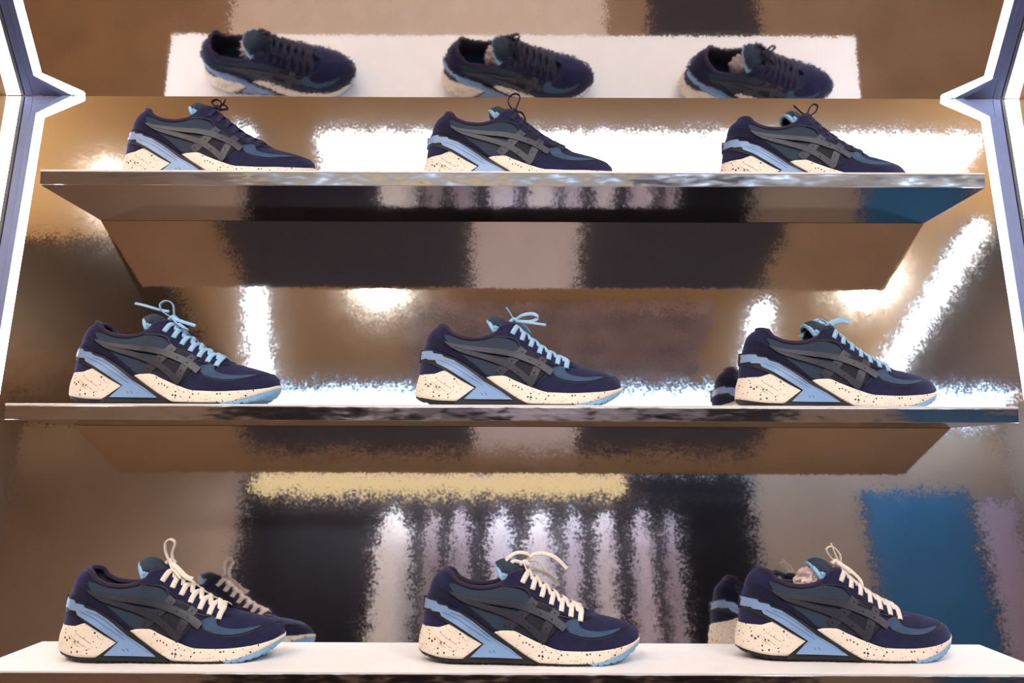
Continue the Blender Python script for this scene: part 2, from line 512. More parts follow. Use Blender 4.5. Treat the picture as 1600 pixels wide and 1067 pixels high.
link('shirt_fill_tube', box_mesh('shirt_fill_tube', -1.0, 1.0, -0.06, -0.03, 0.09, 0.112, 0.003), emit('shirt_fill_glow', (0.95, 0.95, 1.0, 1), SHIRT_FILL), t)  # hidden fill light, added so the shirts read brighter
for sx in (-900, 900):
    link('hanger_rod', mm_mesh('hanger_rod', sweep([Vector((sx, -50, z)) for z in (125, 300, 500, 658)], 12, 12, side=(0, 1, 0), ns=8)), M['alu_dark'], t)

# ------------------------------------------------------------------ the display unit
def pbox(name, x0, x1, q0, q1, p0, p1, bevel=0.0):
    return box_mesh(name, x0, x1, q0, q1, p0, p1, bevel, xf=lambda x, q, p: plane_pt(x, q, p))
def cbox(name, x0, x1, q0, q1, p0, p1, bevel=0.0):
    return box_mesh(name, x0, x1, q0, q1, p0, p1, bevel, xf=lambda x, q, p: canopy_pt(x, q, p))

one('back_mirror_panel', pbox('back_mirror_panel', -0.834, 0.834, Q_LOW, Q_SEAM, -0.012, 0), M['foil'], 'embossed silver foil back panel leaning behind all three shelves', 'mirror')
one('canopy_mirror_panel', cbox('canopy_mirror_panel', -0.834, 0.834, 0.0003, 0.75, -0.012, 0), M['foil'], 'slanted silver foil panel overhanging the top shelf', 'mirror')

def side_frame(sg, word, fn, q_end, flip, where):
    """frame along one edge of a foil panel; q = distance from the seam (0) to q_end"""
    t = empty('light_frame', fn(sg * 0.85, q_end, 0))
    tag(t, 'metal frame with glowing white light strips at the %s edge %s' % (word, where), 'frame')
    inv = Matrix.Translation(-t.location)
    def add(name, me, mat):
        me.transform(inv)
        return link(name, me, mat, t)
    def bar(name, a, b, q0, q1, p0, p1, mat, bevel=0.0008):
        x0, x1 = sorted((sg * a, sg * b))
        lo, hi = sorted((q0, q1))
        return add(name, box_mesh(name, x0, x1, lo, hi, p0, p1, bevel, xf=lambda x, q, p: fn(x, q, p)), mat)
    qs = 0.0025
    qc = 0.040
    bar('outer_profile', 0.8475, 0.861, qs, q_end, -0.01, 0.004, M['alu'])
    bar('inner_profile', 0.8345, 0.8450, qc, q_end, -0.01, 0.010, M['alu'])
    bar('shadow_gap', 0.861, 0.8635, qs, q_end, -0.012, -0.004, M['gap'], 0)
    bar('shadow_gap', 0.8450, 0.8475, qc, q_end, -0.012, -0.002, M['gap'], 0)
    bar('grey_trim', 0.8635, 0.870, qs, q_end, -0.01, 0.003, M['alu_dark'])
    bar('outer_light_strip', 0.870, 0.893, qs, q_end, -0.01, 0.003, M['led'])
    bar('wood_jamb', 0.893, 0.906, qs, q_end, -0.03, 0.006, M['wood'])
    bar('wood_jamb', 0.9065, 1.05, qs, q_end, -0.03, -0.006, M['wood'] if sg > 0 else M['gap'])
    def solid(name, V, F, mat):
        me = mesh(name, V, F, False)
        bm = bmesh.new(); bm.from_mesh(me); bmesh.ops.recalc_face_normals(bm, faces=bm.faces[:]); bm.to_mesh(me); bm.free()
        return add(name, me, mat)
    # LED strip: along the side, then across the corner to the seam
    path = [(0.8305, q_end), (0.8305, qc - 0.002), (0.762, 0.002)]
    V = []; F = []
    for i, (x, q) in enumerate(path):
        nx, nq = ((1, 0), (0.90, -0.36), (0.52, -0.86))[i]
        for (s_, p) in ((-0.0035, 0.001), (0.0035, 0.001), (0.0035, 0.007), (-0.0035, 0.007)):
            V.append(fn(sg * (x + nx * s_), max(q + nq * s_, qs), p))
    for i in range(2):
        for k in range(4):
            F.append((i * 4 + k, i * 4 + (k + 1) % 4, (i + 1) * 4 + (k + 1) % 4, (i + 1) * 4 + k))
    F += [(3, 2, 1, 0), (8, 9, 10, 11)]
    solid('light_strip', V, F, M['led'])
    # slanted end of the channel, and the gusset filling the corner
    pts = [(0.8345, qc), (0.8465, qc), (0.790, qs), (0.772, qs)]
    V = [fn(sg * x, q, p) for p in (0.0005, 0.010) for (x, q) in pts]
    F4 = [(3, 2, 1, 0), (4, 5, 6, 7)] + [(i, (i + 1) % 4, 4 + (i + 1) % 4, 4 + i) for i in range(4)]
    solid('corner_profile', V, F4, M['alu'])
    pts = [(0.8470, qc), (0.8470, qs), (0.7905, qs), (0.8468, qc)]
    V = [fn(sg * x, q, p) for p in (-0.008, 0.004) for (x, q) in pts]
    solid('corner_gusset', V, F4, M['alu'])
    return t
def back_q(x, q, p): return plane_pt(x, Q_SEAM - q, p)
for sg, word in ((-1, 'left'), (1, 'right')):
    side_frame(sg, word, back_q, Q_SEAM - Q_LOW, False, 'of the leaning back panel')
    side_frame(sg, word, canopy_pt, 0.75, True, 'of the overhanging panel')

SHELF_W = 1.40
SHELF_Z = [CAMZ - 0.2696, CAMZ + 0.0771, CAMZ + 0.4266]
SHELF_T = 0.0225
def back_y(z):
    return 1.5811 + TAN * (z - CAMZ)
SHELF_F = [1.322, 1.3765, 1.4355]
for k, word in enumerate(('bottom', 'middle', 'top')):
    z = SHELF_Z[k]; yf = SHELF_F[k]
    t = empty('display_shelf', (0, yf, z - SHELF_T))
    tag(t, '%s foil-wrapped shelf with a white top board' % word, 'shelf', None)
    hw = SHELF_W / 2
    def shelf_xf(x, y, zz, z=z, yf=yf):
        return Vector((x, y, zz))
    zb_, zt_ = 0.0, SHELF_T - 0.003
    yb0 = back_y(z - SHELF_T) - yf - 0.001
    yb1 = back_y(z) - yf - 0.001
    V = [(-hw, 0.002, zb_), (hw, 0.002, zb_), (hw, 0.002, zt_), (-hw, 0.002, zt_), (-hw, yb0, zb_), (hw, yb0, zb_), (hw, yb1, zt_), (-hw, yb1, zt_)]
    F = [(4, 5, 1, 0), (3, 2, 6, 7), (0, 3, 7, 4), (1, 5, 6, 2), (4, 7, 6, 5)]
    link('body', mesh('shelf_body', V, F, False), M['foil_shelf'], t)
    link('front_edge', box_mesh('front_edge', -hw, hw, 0.0, 0.002, 0.0, SHELF_T - 0.003, 0.0006), M['foil_edge'], t)
    link('top_board', box_mesh('top_board', -hw, hw, -0.0006, yb1, SHELF_T - 0.003, SHELF_T, 0.0005), M['board'], t)

# ------------------------------------------------------------------ the sneaker (all in mm, heel at x=0, toe at x=300, lateral side y<0)
PX = lambda p: ((p[0] - 85) * 0.2214, (740 - p[1]) * 0.2214)
zb_f = pchip([(0, 46.5), (23, 46), (43, 52), (70, 47), (102, 42), (123, 43), (141, 36.5), (165, 27), (192, 19), (225, 18), (258, 20), (287, 24), (300, 28)])
xb_f = pchip([(0, 5), (46, 5.5), (68, 7.7), (82, 10), (88, 13), (104, 17.5), (111, 22), (117, 29), (121, 38)])
_top = [(36.5, 119.6), (45, 116), (54, 105.5), (70, 99), (87, 97.3), (105, 100), (114, 104.5), (123, 113), (131, 119.5), (139, 120), (151.7, 111), (165, 100), (178, 90), (193.7, 79), (209, 71), (224.7, 64.5), (247, 58.8), (269, 53.5), (284, 48.5), (293, 42.5), (298, 36), (300, 29)]
zt_f = pchip([(max(0.0, (x - xb_f(z)) / (300 - xb_f(z))), z) for x, z in _top])
W0_f = pchip([(0, 31), (40, 33), (90, 34), (130, 38), (170, 44), (205, 48), (240, 47), (270, 43), (300, 38)])
Wt_f = pchip([(0, 22), (40, 25), (90, 26), (112, 24), (135, 17), (160, 13.5), (215, 12), (228, 5), (236, 0), (300, 0)])
def heel_r(t, r):
    q = min(max(t, 0) / r, 1.0)
    return math.sqrt(max(0.0, 1 - (1 - q) ** 2))
def toe_r(t):
    q = max(0.0, (t - 0.76) / 0.24)
    return max(0.0, 1 - min(q, 1) ** 2.5) ** 0.5
def cen(t):
    return 7.0 * max(0.0, (t - 0.55) / 0.45) ** 1.6
def upper_half(t, s, shrink=0.0):
    w0 = max(0.0, W0_f(300 * t) * heel_r(t, 0.13) * toe_r(t) - shrink)
    wt = min(w0, Wt_f(300 * t) * heel_r(t, 0.10))
    return wt + (w0 - wt) * max(0.0, 1 - min(s, 1.0) ** 2.2) ** 0.6
def upper_pt(t, s, side, off=0.0):
    z = zb_f(300 * t) + (zt_f(t) - zb_f(300 * t)) * s
    xb = xb_f(z)
    return Vector((xb + (300 - xb) * t, cen(t) + side * (upper_half(t, s) + off), z))
def upper_inv(x, z):
    xb = xb_f(z)
    t = min(max((x - xb) / (300 - xb), 0.0), 1.0)
    zb = zb_f(300 * t); zt = zt_f(t)
    return t, min(max((z - zb) / max(zt - zb, 1e-3), 0.0), 1.0)

xm_f = pchip([(0, 14), (4, 8), (9, 2.5), (16, 0), (30, 1.0), (46, 5.0), (60, 7)])
def mid_half(t, z):
    zb = zb_f(300 * t)
    w0 = W0_f(300 * t) + 3.0 + 0.10 * max(0, zb - z)
    return w0 * heel_r(t, 0.14) * toe_r(min(t, 1))
def mid_pt(t, z, side, off=0.0):
    xb = xm_f(z)
    return Vector((xb + (300.5 - xb) * t, cen(t) + side * max(0.0, mid_half(t, z) + off), z))
def side_half(x, z):
    """outer side surface at (x, z): sole below the feather line, upper above it; returns centre, half width"""
    t, s = upper_inv(x, z)
    zb = zb_f(300 * t)
    if z <= zb:
        tm = min(max((x - xm_f(z)) / (300.5 - xm_f(z)), 0), 1)
        return cen(tm), mid_half(tm, z)
    return cen(t), upper_half(t, s) + 3.0 * heel_r(t, 0.14) * toe_r(t) * math.exp(-(z - zb) / 7.0)

def grid_faces(nu, nv, off=0, flip=False):
    F = []
    for i in range(nu - 1):
        for j in range(nv - 1):
            q = (off + i * nv + j, off + (i + 1) * nv + j, off + (i + 1) * nv + j + 1, off + i * nv + j + 1)
            F.append(q[::-1] if flip else q)
    return F

def clean(me, dist=0.00005):
    bm = bmesh.new(); bm.from_mesh(me)
    bmesh.ops.remove_doubles(bm, verts=bm.verts[:], dist=dist)
    bmesh.ops.dissolve_degenerate(bm, edges=bm.edges[:], dist=1e-6)
    bmesh.ops.recalc_face_normals(bm, faces=bm.faces[:])
    bm.to_mesh(me); bm.free()
    return me

def stations(n, a=0.0, b=1.0):
    out = []
    for i in range(n):
        u = i / (n - 1)
        out.append(a + (b - a) * (u - math.sin(2 * math.pi * u) / (2 * math.pi) * 0.75))
    return out

def build_upper():
    ts = stations(72); ss = [math.sin(math.pi / 2 * j / 15) for j in range(16)]
    parts = []
    for side in (-1, 1):
        V = [upper_pt(t, s, side) for t in ts for s in ss]
        parts.append((V, grid_faces(len(ts), len(ss), 0, side < 0)))
    return clean(mm_mesh('upper', join(parts)))

def build_lining():
    ts = stations(40, 0.0, 0.47); ss = [math.sin(math.pi / 2 * j / 10) for j in range(11)]
    parts = []
    def ip(t, s, side):
        zb = zb_f(300 * t) + 4; zt = zt_f(t)
        z = zb + (zt - zb) * s
        xb = xb_f(z) + 4 * (1 - s)
        w0 = max(0.0, W0_f(300 * t) * heel_r(t, 0.13) - 5)
        wt = min(Wt_f(300 * t) * heel_r(t, 0.10), w0) if s > 0.999 else Wt_f(300 * t) * heel_r(t, 0.10)
        y = wt + (w0 - wt) * max(0, 1 - s ** 2.2) ** 0.6
        return Vector((xb + (300 - xb) * t, cen(t) + side * max(0, y), z))
    for side in (-1, 1):
        V = [ip(t, s, side) for t in ts for s in ss]
        parts.append((V, grid_faces(len(ts), len(ss), 0, side > 0)))
    # insole closing the bottom
    Vi = []
    for t in ts:
        a = ip(t, 0.02, -1); b = ip(t, 0.02, 1)
        for k in range(7):
            Vi.append(a.lerp(b, k / 6))
    return clean(mm_mesh('lining', join(parts))), clean(mm_mesh('insole', (Vi, grid_faces(len(ts), 7))))

def build_block(name, x0, x1, zl, zu, n, lip=0.0, nz=7, off=0.0):
    """sole block: wraps both sides (and the ends) between lower line zl(x) and upper line zu(x)"""
    ts = stations(n, x0 / 300, x1 / 300) if (x0 <= 0 or x1 >= 300) else [x0 / 300 + (x1 - x0) / 300 * i / (n - 1) for i in range(n)]
    ring = []
    V = []
    nr = 2 * nz + 2
    for t in ts:
        a, b = zl(300 * t), zu(300 * t)
        if b < a: b = a
        row = []
        for j in range(nz):
            z = a + (b - a) * j / (nz - 1)
            bulge = 0.9 * math.sin(math.pi * j / (nz - 1))
            row.append(mid_pt(t, z, -1, off + bulge - 0.4))
        p = row[-1].copy(); p.y = cen(t) + (p.y - cen(t)) * 0.8; row.append(p)
        p = row[0].copy(); p.y = cen(t) + (p.y - cen(t)) * 0.8
        row = [p] + row
        rowm = []
        for q in reversed(row):
            rowm.append(Vector((q.x, 2 * cen(t) - q.y, q.z)))
        V += row + rowm
    m = 2 * (nz + 2)
    F = []
    for i in range(len(ts) - 1):
        for k in range(m):
            F.append((i * m + k, i * m + (k + 1) % m, (i + 1) * m + (k + 1) % m, (i + 1) * m + k))
    return clean(mm_mesh(name, (V, F)))

out_f = pchip([(0, 12), (8, 8), (24, 3.5), (48, 1.0), (70, 0), (235, 0), (255, 2.0), (270, 5.5), (285, 12), (295, 19), (300, 25)])
heel_lo = pchip([(0, 16), (10, 13), (36, 8.5), (62, 7.5), (66, 9.5), (88, 26.5)])
heel_hi = pchip([(0, 46.5), (23, 46.5), (35, 50), (43, 52), (50, 50), (63, 43.5), (88, 26.6)])
fore_lo_pts = [(101, 41), (156.5, 4.8), (160, 4.0), (195, 3.2), (232, 3.4), (250, 6.5), (270, 13), (287, 20.5), (300, 27)]
fore_hi_pts = [(101, 41.2), (108, 43), (123, 43.6), (141, 37.2), (165, 27.6), (192, 19.6), (225, 18.6), (258, 20.6), (287, 25.5), (300, 31)]
def lin_f(pts):
    xs = [p[0] for p in pts]; ys = [p[1] for p in pts]
    return lambda x: float(np.interp(x, xs, ys))
fore_lo = lin_f(fore_lo_pts); fore_hi = pchip(fore_hi_pts)

def tread(x):
    return 1.5 if (x % 9.5) < 3.0 else 0.0

def build_core():
    # black shank and outsole with lugs
    return build_block('outsole', 0.0, 262, lambda x: out_f(x) + tread(x), lambda x: min(zb_f(x) + 1, 48) if x > 20 else 40, 170, nz=6, off=-2.4)
def build_toe():
    return build_block('toe_outsole', 226, 300, lambda x: out_f(x) + tread(x + 3) * 0.9, lambda x: fore_lo(x) + 1.5, 90, nz=4, off=-1.2)

def chaikin(pts, it=2):
    for _ in range(it):
        o = []
        for i in range(len(pts)):
            a = pts[i]; b = pts[(i + 1) % len(pts)]
            o.append((a[0] * .75 + b[0] * .25, a[1] * .75 + b[1] * .25))
            o.append((a[0] * .25 + b[0] * .75, a[1] * .25 + b[1] * .75))
        pts = o
    return pts

def patch(name, poly, off, thick, sides=(-1,), step=5.0, smooth_it=0, use_upper=False):
    """raised piece cut to outline poly (mm, side view) and laid on the shoe's side"""
    if smooth_it: poly = chaikin(poly, smooth_it)
    bm = bmesh.new()
    vs = [bm.verts.new((x, 0, z)) for x, z in poly]
    f = bm.faces.new(vs)
    f.normal_update()
    bmesh.ops.triangulate(bm, faces=[f])
    xs = [p[0] for p in poly]; zs = [p[1] for p in poly]
    for axis, lo, hi in ((0, min(xs), max(xs)), (2, min(zs), max(zs))):
        c = math.floor(lo / step) * step + step
        while c < hi:
            no = [0, 0, 0]; no[axis] = 1; co = [0, 0, 0]; co[axis] = c
            bmesh.ops.bisect_plane(bm, geom=bm.verts[:] + bm.edges[:] + bm.faces[:], plane_co=co, plane_no=no, dist=1e-4)
            c += step
    bmesh.ops.remove_doubles(bm, verts=bm.verts[:], dist=0.01)
    bm.verts.index_update()
    V2 = [(v.co.x, v.co.z) for v in bm.verts]
    faces = [[v.index for v in f.verts] for f in bm.faces]
    bnd = []
    for f in bm.faces:
        for l in f.loops:
            if len(l.edge.link_faces) == 1:
                bnd.append((l.vert.index, l.link_loop_next.vert.index))
    bm.free()
    V = []; F = []
    for side in sides:
        base = len(V)
        for (x, z) in V2:
            if use_upper:
                t, s = upper_inv(x, z); c, h = cen(t), upper_half(t, s)
            else:
                c, h = side_half(x, z)
            V.append((x, c + side * (h + off), z))
        F += [tuple(base + i for i in f) for f in faces]
        idx = {}
        for a, b in bnd:
            q = []
            for i in (a, b, b, a):
                q.append(i)
            lo_ids = []
            for i in (a, b):
                if ('t', i) not in idx:
                    x, z = V2[i]; y = V[base + i][1]
                    idx[('t', i)] = len(V); V.append((x, y, z))
                    idx[('b', i)] = len(V); V.append((x, y - side * thick, z))
            F.append((idx[('t', b)], idx[('t', a)], idx[('b', a)], idx[('b', b)]))
    me = mm_mesh(name, (V, F))
    bm = bmesh.new(); bm.from_mesh(me)
    bmesh.ops.recalc_face_normals(bm, faces=bm.faces[:])
    # make sure normals point outwards
    for f in bm.faces:
        pass
    bm.to_mesh(me); bm.free()
    return me

def band(pts, widths, n=6):
    c = catmull([(x, 0, z) for x, z in pts], n)
    m = len(c); L_, R_ = [], []
    for i, p in enumerate(c):
        T = (c[min(i + 1, m - 1)] - c[max(i - 1, 0)]).normalized()
        N = Vector((-T.z, 0, T.x))
        u = i / (m - 1) * (len(widths) - 1); k = min(int(u), len(widths) - 2)
        w = widths[k] + (widths[k + 1] - widths[k]) * (u - k)
        L_.append((p.x + N.x * w / 2, p.z + N.z * w / 2)); R_.append((p.x - N.x * w / 2, p.z - N.z * w / 2))
    return L_ + R_[::-1]

def pxs(l): return [PX(p) for p in l]

blue_px = [(122, 372), (200, 380), (210, 396), (265, 405), (276, 420), (340, 442), (420, 492), (540, 582), (640, 640), (720, 697), (412, 693), (490, 618), (400, 560), (300, 497), (232, 462), (222, 440), (172, 436), (166, 426), (116, 428)]
black_px = [(116, 362), (204, 370), (216, 388), (270, 397), (282, 411), (345, 432), (430, 480), (552, 566), (660, 630), (800, 726), (350, 724), (362, 706), (478, 620), (395, 574), (295, 512), (215, 476), (160, 452), (110, 446)]

def disc(name, x, z, r, off, side=-1):
    n = 10
    t, s = upper_inv(x, z)
    V = []
    for k in range(n):
        a = 2 * math.pi * k / n
        xx, zz = x + r * math.cos(a), z + r * math.sin(a)
        tt, s2 = upper_inv(xx, zz)
        V.append((xx, cen(tt) + side * (upper_half(tt, s2) + off), zz))
    return V, [tuple(range(n)) if side < 0 else tuple(range(n - 1, -1, -1))]

TONGUE = catmull([(226, 0, 61), (205, 0, 70), (185, 0, 82), (165, 0, 96), (150, 0, 109.5), (138, 0, 122), (126, 0, 132), (114, 0, 134.5), (103, 0, 130)], 5)
def build_tongue():
    pts = TONGUE; m = len(pts); ns = 15
    V = []; F = []
    top = []; bot = []
    for i, p in enumerate(pts):
        T = (pts[min(i + 1, m - 1)] - pts[max(i - 1, 0)]).normalized()
        N = Vector((T.z, 0, -T.x))
        if N.z < 0: N = -N
        u = i / (m - 1)
        w = 13 + 18 * u ** 1.2
        if u > 0.80: w *= max(0.86, math.sqrt(max(0.0, 1 - ((u - 0.80) / 0.2) ** 2.4)))
        drop = 3 + 17 * u ** 1.5
        th = 2.5 + 4.5 * min(1, u * 1.5)
        for k in range(ns):
            v = -1 + 2 * k / (ns - 1)
            y = w * math.sin(v * 1.25) / math.sin(1.25)
            d = -drop * abs(v) ** 2.2
            top.append(p + Vector((0, y, 0)) + N * (d - 1))
            bot.append(p + Vector((0, y * 0.94, 0)) + N * (d - 1 - th))
    off = len(top)
    F = grid_faces(m, ns) + grid_faces(m, ns, off, True)
    for i in range(m - 1):
        for k in (0, ns - 1):
            a = i * ns + k; b = (i + 1) * ns + k
            F.append((a, b, b + off, a + off))
    for k in range(ns - 1):
        a = (m - 1) * ns + k
        F.append((a, a + 1, a + 1 + off, a + off))
    rim = [top[i * ns].lerp(bot[i * ns], .5) for i in range(m * 4 // 5, m)] + [top[(m - 1) * ns + k].lerp(bot[(m - 1) * ns + k], .5) for k in range(1, ns - 1)] + [top[i * ns + ns - 1].lerp(bot[i * ns + ns - 1], .5) for i in range(m - 1, m * 4 // 5 - 1, -1)]
    return clean(mm_mesh('tongue', (top + bot, F))), mm_mesh('tongue_binding', sweep(rim, 6.4, 6.4, side=None, ns=10))

def throat(x, side, drop=0.0, off=0.0):
    t = (x - xb_f(zt_f(x / 300))) / (300 - xb_f(zt_f(x / 300)))
    zt = zt_f(t); zb = zb_f(300 * t)
    s = 1 - drop / (zt - zb)
    return upper_pt(t, s, side, off)

def build_lacing():
    rows = [142 + 12.6 * r for r in range(7)]
    parts = []
    for r, x in enumerate(rows):
        for sgn in (-1, 1):
            x2 = rows[r + 1] if r + 1 < len(rows) and True else x
            a = throat(x, sgn, 12.0, 1.2); b = throat(x + 1, sgn, 4.5, 2.6); c = throat(x + 2.5, sgn, 0.3, 2.2) + Vector((0, 0, 2.2))
            d_ = throat((x + x2) / 2, sgn, 0, 0); d_.y = 0; d_.z += 4.6 + (1.3 if sgn > 0 else 0)
            e = throat(x2 - 2.5, -sgn, 0.3, 2.0) + Vector((0, 0, 1.5)); f = throat(x2 - 1, -sgn, 2.0, 0.2)
            pts = catmull([a, b, c, d_, e, f], 5)
            tt = throat(x + 6, sgn) - throat(x - 6, sgn); tt.y = 0
            parts.append(mm_mesh('lace_strand', sweep(pts, 7.4, 2.8, side=tt.normalized(), ns=8)))
    return parts

def build_eyelets():
    parts = []
    for r in range(7):
        x = 142 + 12.6 * r
        for sgn in (-1, 1):
            p = throat(x, sgn, 12.5)
            V, F = disc('e', p.x, p.z, 2.0, 1.9, sgn)
            parts.append((V, F))
    return mm_mesh('eyelets', join(parts))

KN = Vector((143, -1, 127))
def bow(kind):
    R = lambda pts: catmull([KN + Vector(p) for p in pts], 6)
    P = []
    def loop(pts, w=6.5, side=(0, 1, 0.0)):
        P.append(sweep(R(pts), w, 2.2, side=side, ns=8))
    # knot
    P.append(sweep(R([(-6, 0, -2), (0, 0, 2.5), (6, 0, -2)]), 10, 6, side=(0, 1, 0), ns=10))
    if kind == 0:
        loop([(0, 0, 0), (-7, -3, 9), (2, -6, 12), (9, -5, 6), (2, 0, 0)])
        loop([(0, 2, 0), (8, 6, 8), (15, 8, 3), (6, 3, -1)])
        loop([(2, 0, 0), (10, 0, 8), (13, 0, 15)], 3.5)
    elif kind == 1:
        loop([(0, 0, 0), (-9, -2, 14), (-6, -3, 25), (4, -4, 28), (9, -4, 22), (5, -2, 10), (1, 0, 0)], 6)
        loop([(0, 0, 0), (-14, -8, -4), (-18, -12, -16), (-17, -14, -24)], 4)
        loop([(0, 3, 0), (12, 10, 2), (18, 16, -8), (8, 8, -6)])
    elif kind == 2:
        loop([(0, 0, 0), (4, -2, 12), (11, -3, 19), (17, -3, 15), (13, -2, 6), (3, 0, 0)], 5.5)
        loop([(0, 0, 0), (-10, -3, 6), (-22, -5, 16)], 4)
        loop([(0, 3, 0), (12, 12, -2), (20, 16, -10), (8, 8, -8)])
    elif kind == 3:
        loop([(0, 0, 0), (-15, -4, 10), (-18, -6, 20), (-9, -7, 25), (0, -6, 20), (1, -2, 8), (1, 0, 0)], 6.5)
        loop([(-6, -2, 10), (-22, -4, 13), (-40, -6, 18), (-54, -8, 21)], 5, (0, .6, .8))
        loop([(0, -4, 0), (14, -10, -5), (36, -12, -12)], 5.5, (0, .4, .9))
        loop([(0, -6, 0), (12, -16, -10), (28, -20, -19), (14, -14, -9)])
    elif kind == 4:
        loop([(0, 0, 0), (12, -6, 8), (28, -10, 9), (34, -10, 3), (22, -8, -2), (4, -1, 0)], 6.5, (0, .5, .9))
        loop([(0, 0, 0), (-4, -1, 8), (-12, -2, 20)], 6)
        loop([(2, -2, 0), (20, -14, -4), (46, -18, -8)], 4.5, (0, .4, .9))
        loop([(0, 4, 0), (10, 14, 0), (24, 18, -14), (10, 10, -6)])
    elif kind == 5:
        loop([(0, 0, 0), (10, 2, 6), (22, 4, 8), (32, 4, 6)], 10, (0, .35, .95))
        loop([(0, 0, 0), (-14, -6, 8), (-24, -12, 2), (-26, -14, -10), (-18, -14, -18)], 4)
        loop([(0, 2, 0), (-14, 10, 8), (-30, 16, -4), (-38, 18, -16)], 10, (0, .6, .8))
    elif kind == 6:
        loop([(2, -2, -4), (-6, -4, 12), (-7, -6, 26), (0, -7, 31), (6, -6, 26), (2, -4, 12), (4, -2, 0)], 10, (0, .9, .1))
        loop([(0, -4, 0), (12, -10, -8), (24, -14, -18), (34, -16, -22)], 7, (0, .4, .9))
        loop([(0, -5, 0), (6, -14, -8), (20, -22, -20), (10, -14, -10)])
    elif kind == 7:
        loop([(0, 0, 0), (-14, -8, 4), (-22, -12, -2), (-24, -10, 6), (-10, -8, 15), (6, -4, 12), (4, 0, 2)], 5.5, (0, .5, .9))
        loop([(0, 0, 2), (14, -4, 13), (32, -8, 13), (46, -10, 6), (58, -12, -6)], 6, (0, .5, .9))
        loop([(0, -4, 0), (4, -14, -10), (8, -18, -20)], 4.5)
        loop([(0, 3, 0), (16, 14, 2), (30, 18, -12), (12, 8, -6)])
    else:
        loop([(0, 0, 0), (-10, -3, 10), (-14, -5, 19), (-6, -6, 22), (4, -5, 12), (6, -3, 2)], 5.5)
        loop([(4, -2, 0), (-4, -6, 16), (-8, -7, 27)], 4)
        loop([(0, -5, 0), (14, -11, -8), (28, -15, -22), (32, -16, -34)], 5.5, (0, .4, .9))
        loop([(0, 3, 0), (10, 12, 0), (24, 16, -16), (10, 8, -8)])
    return [mm_mesh('lace_knot' if i == 0 else 'lace_loop', p) for i, p in enumerate(P)]

def rim_path():
    ts = [0.40 * i / 40 for i in range(41)]
    lat = [upper_pt(t, 1.0, -1) for t in reversed(ts)]
    med = [upper_pt(t, 1.0, 1) for t in ts[1:]]
    return lat + med

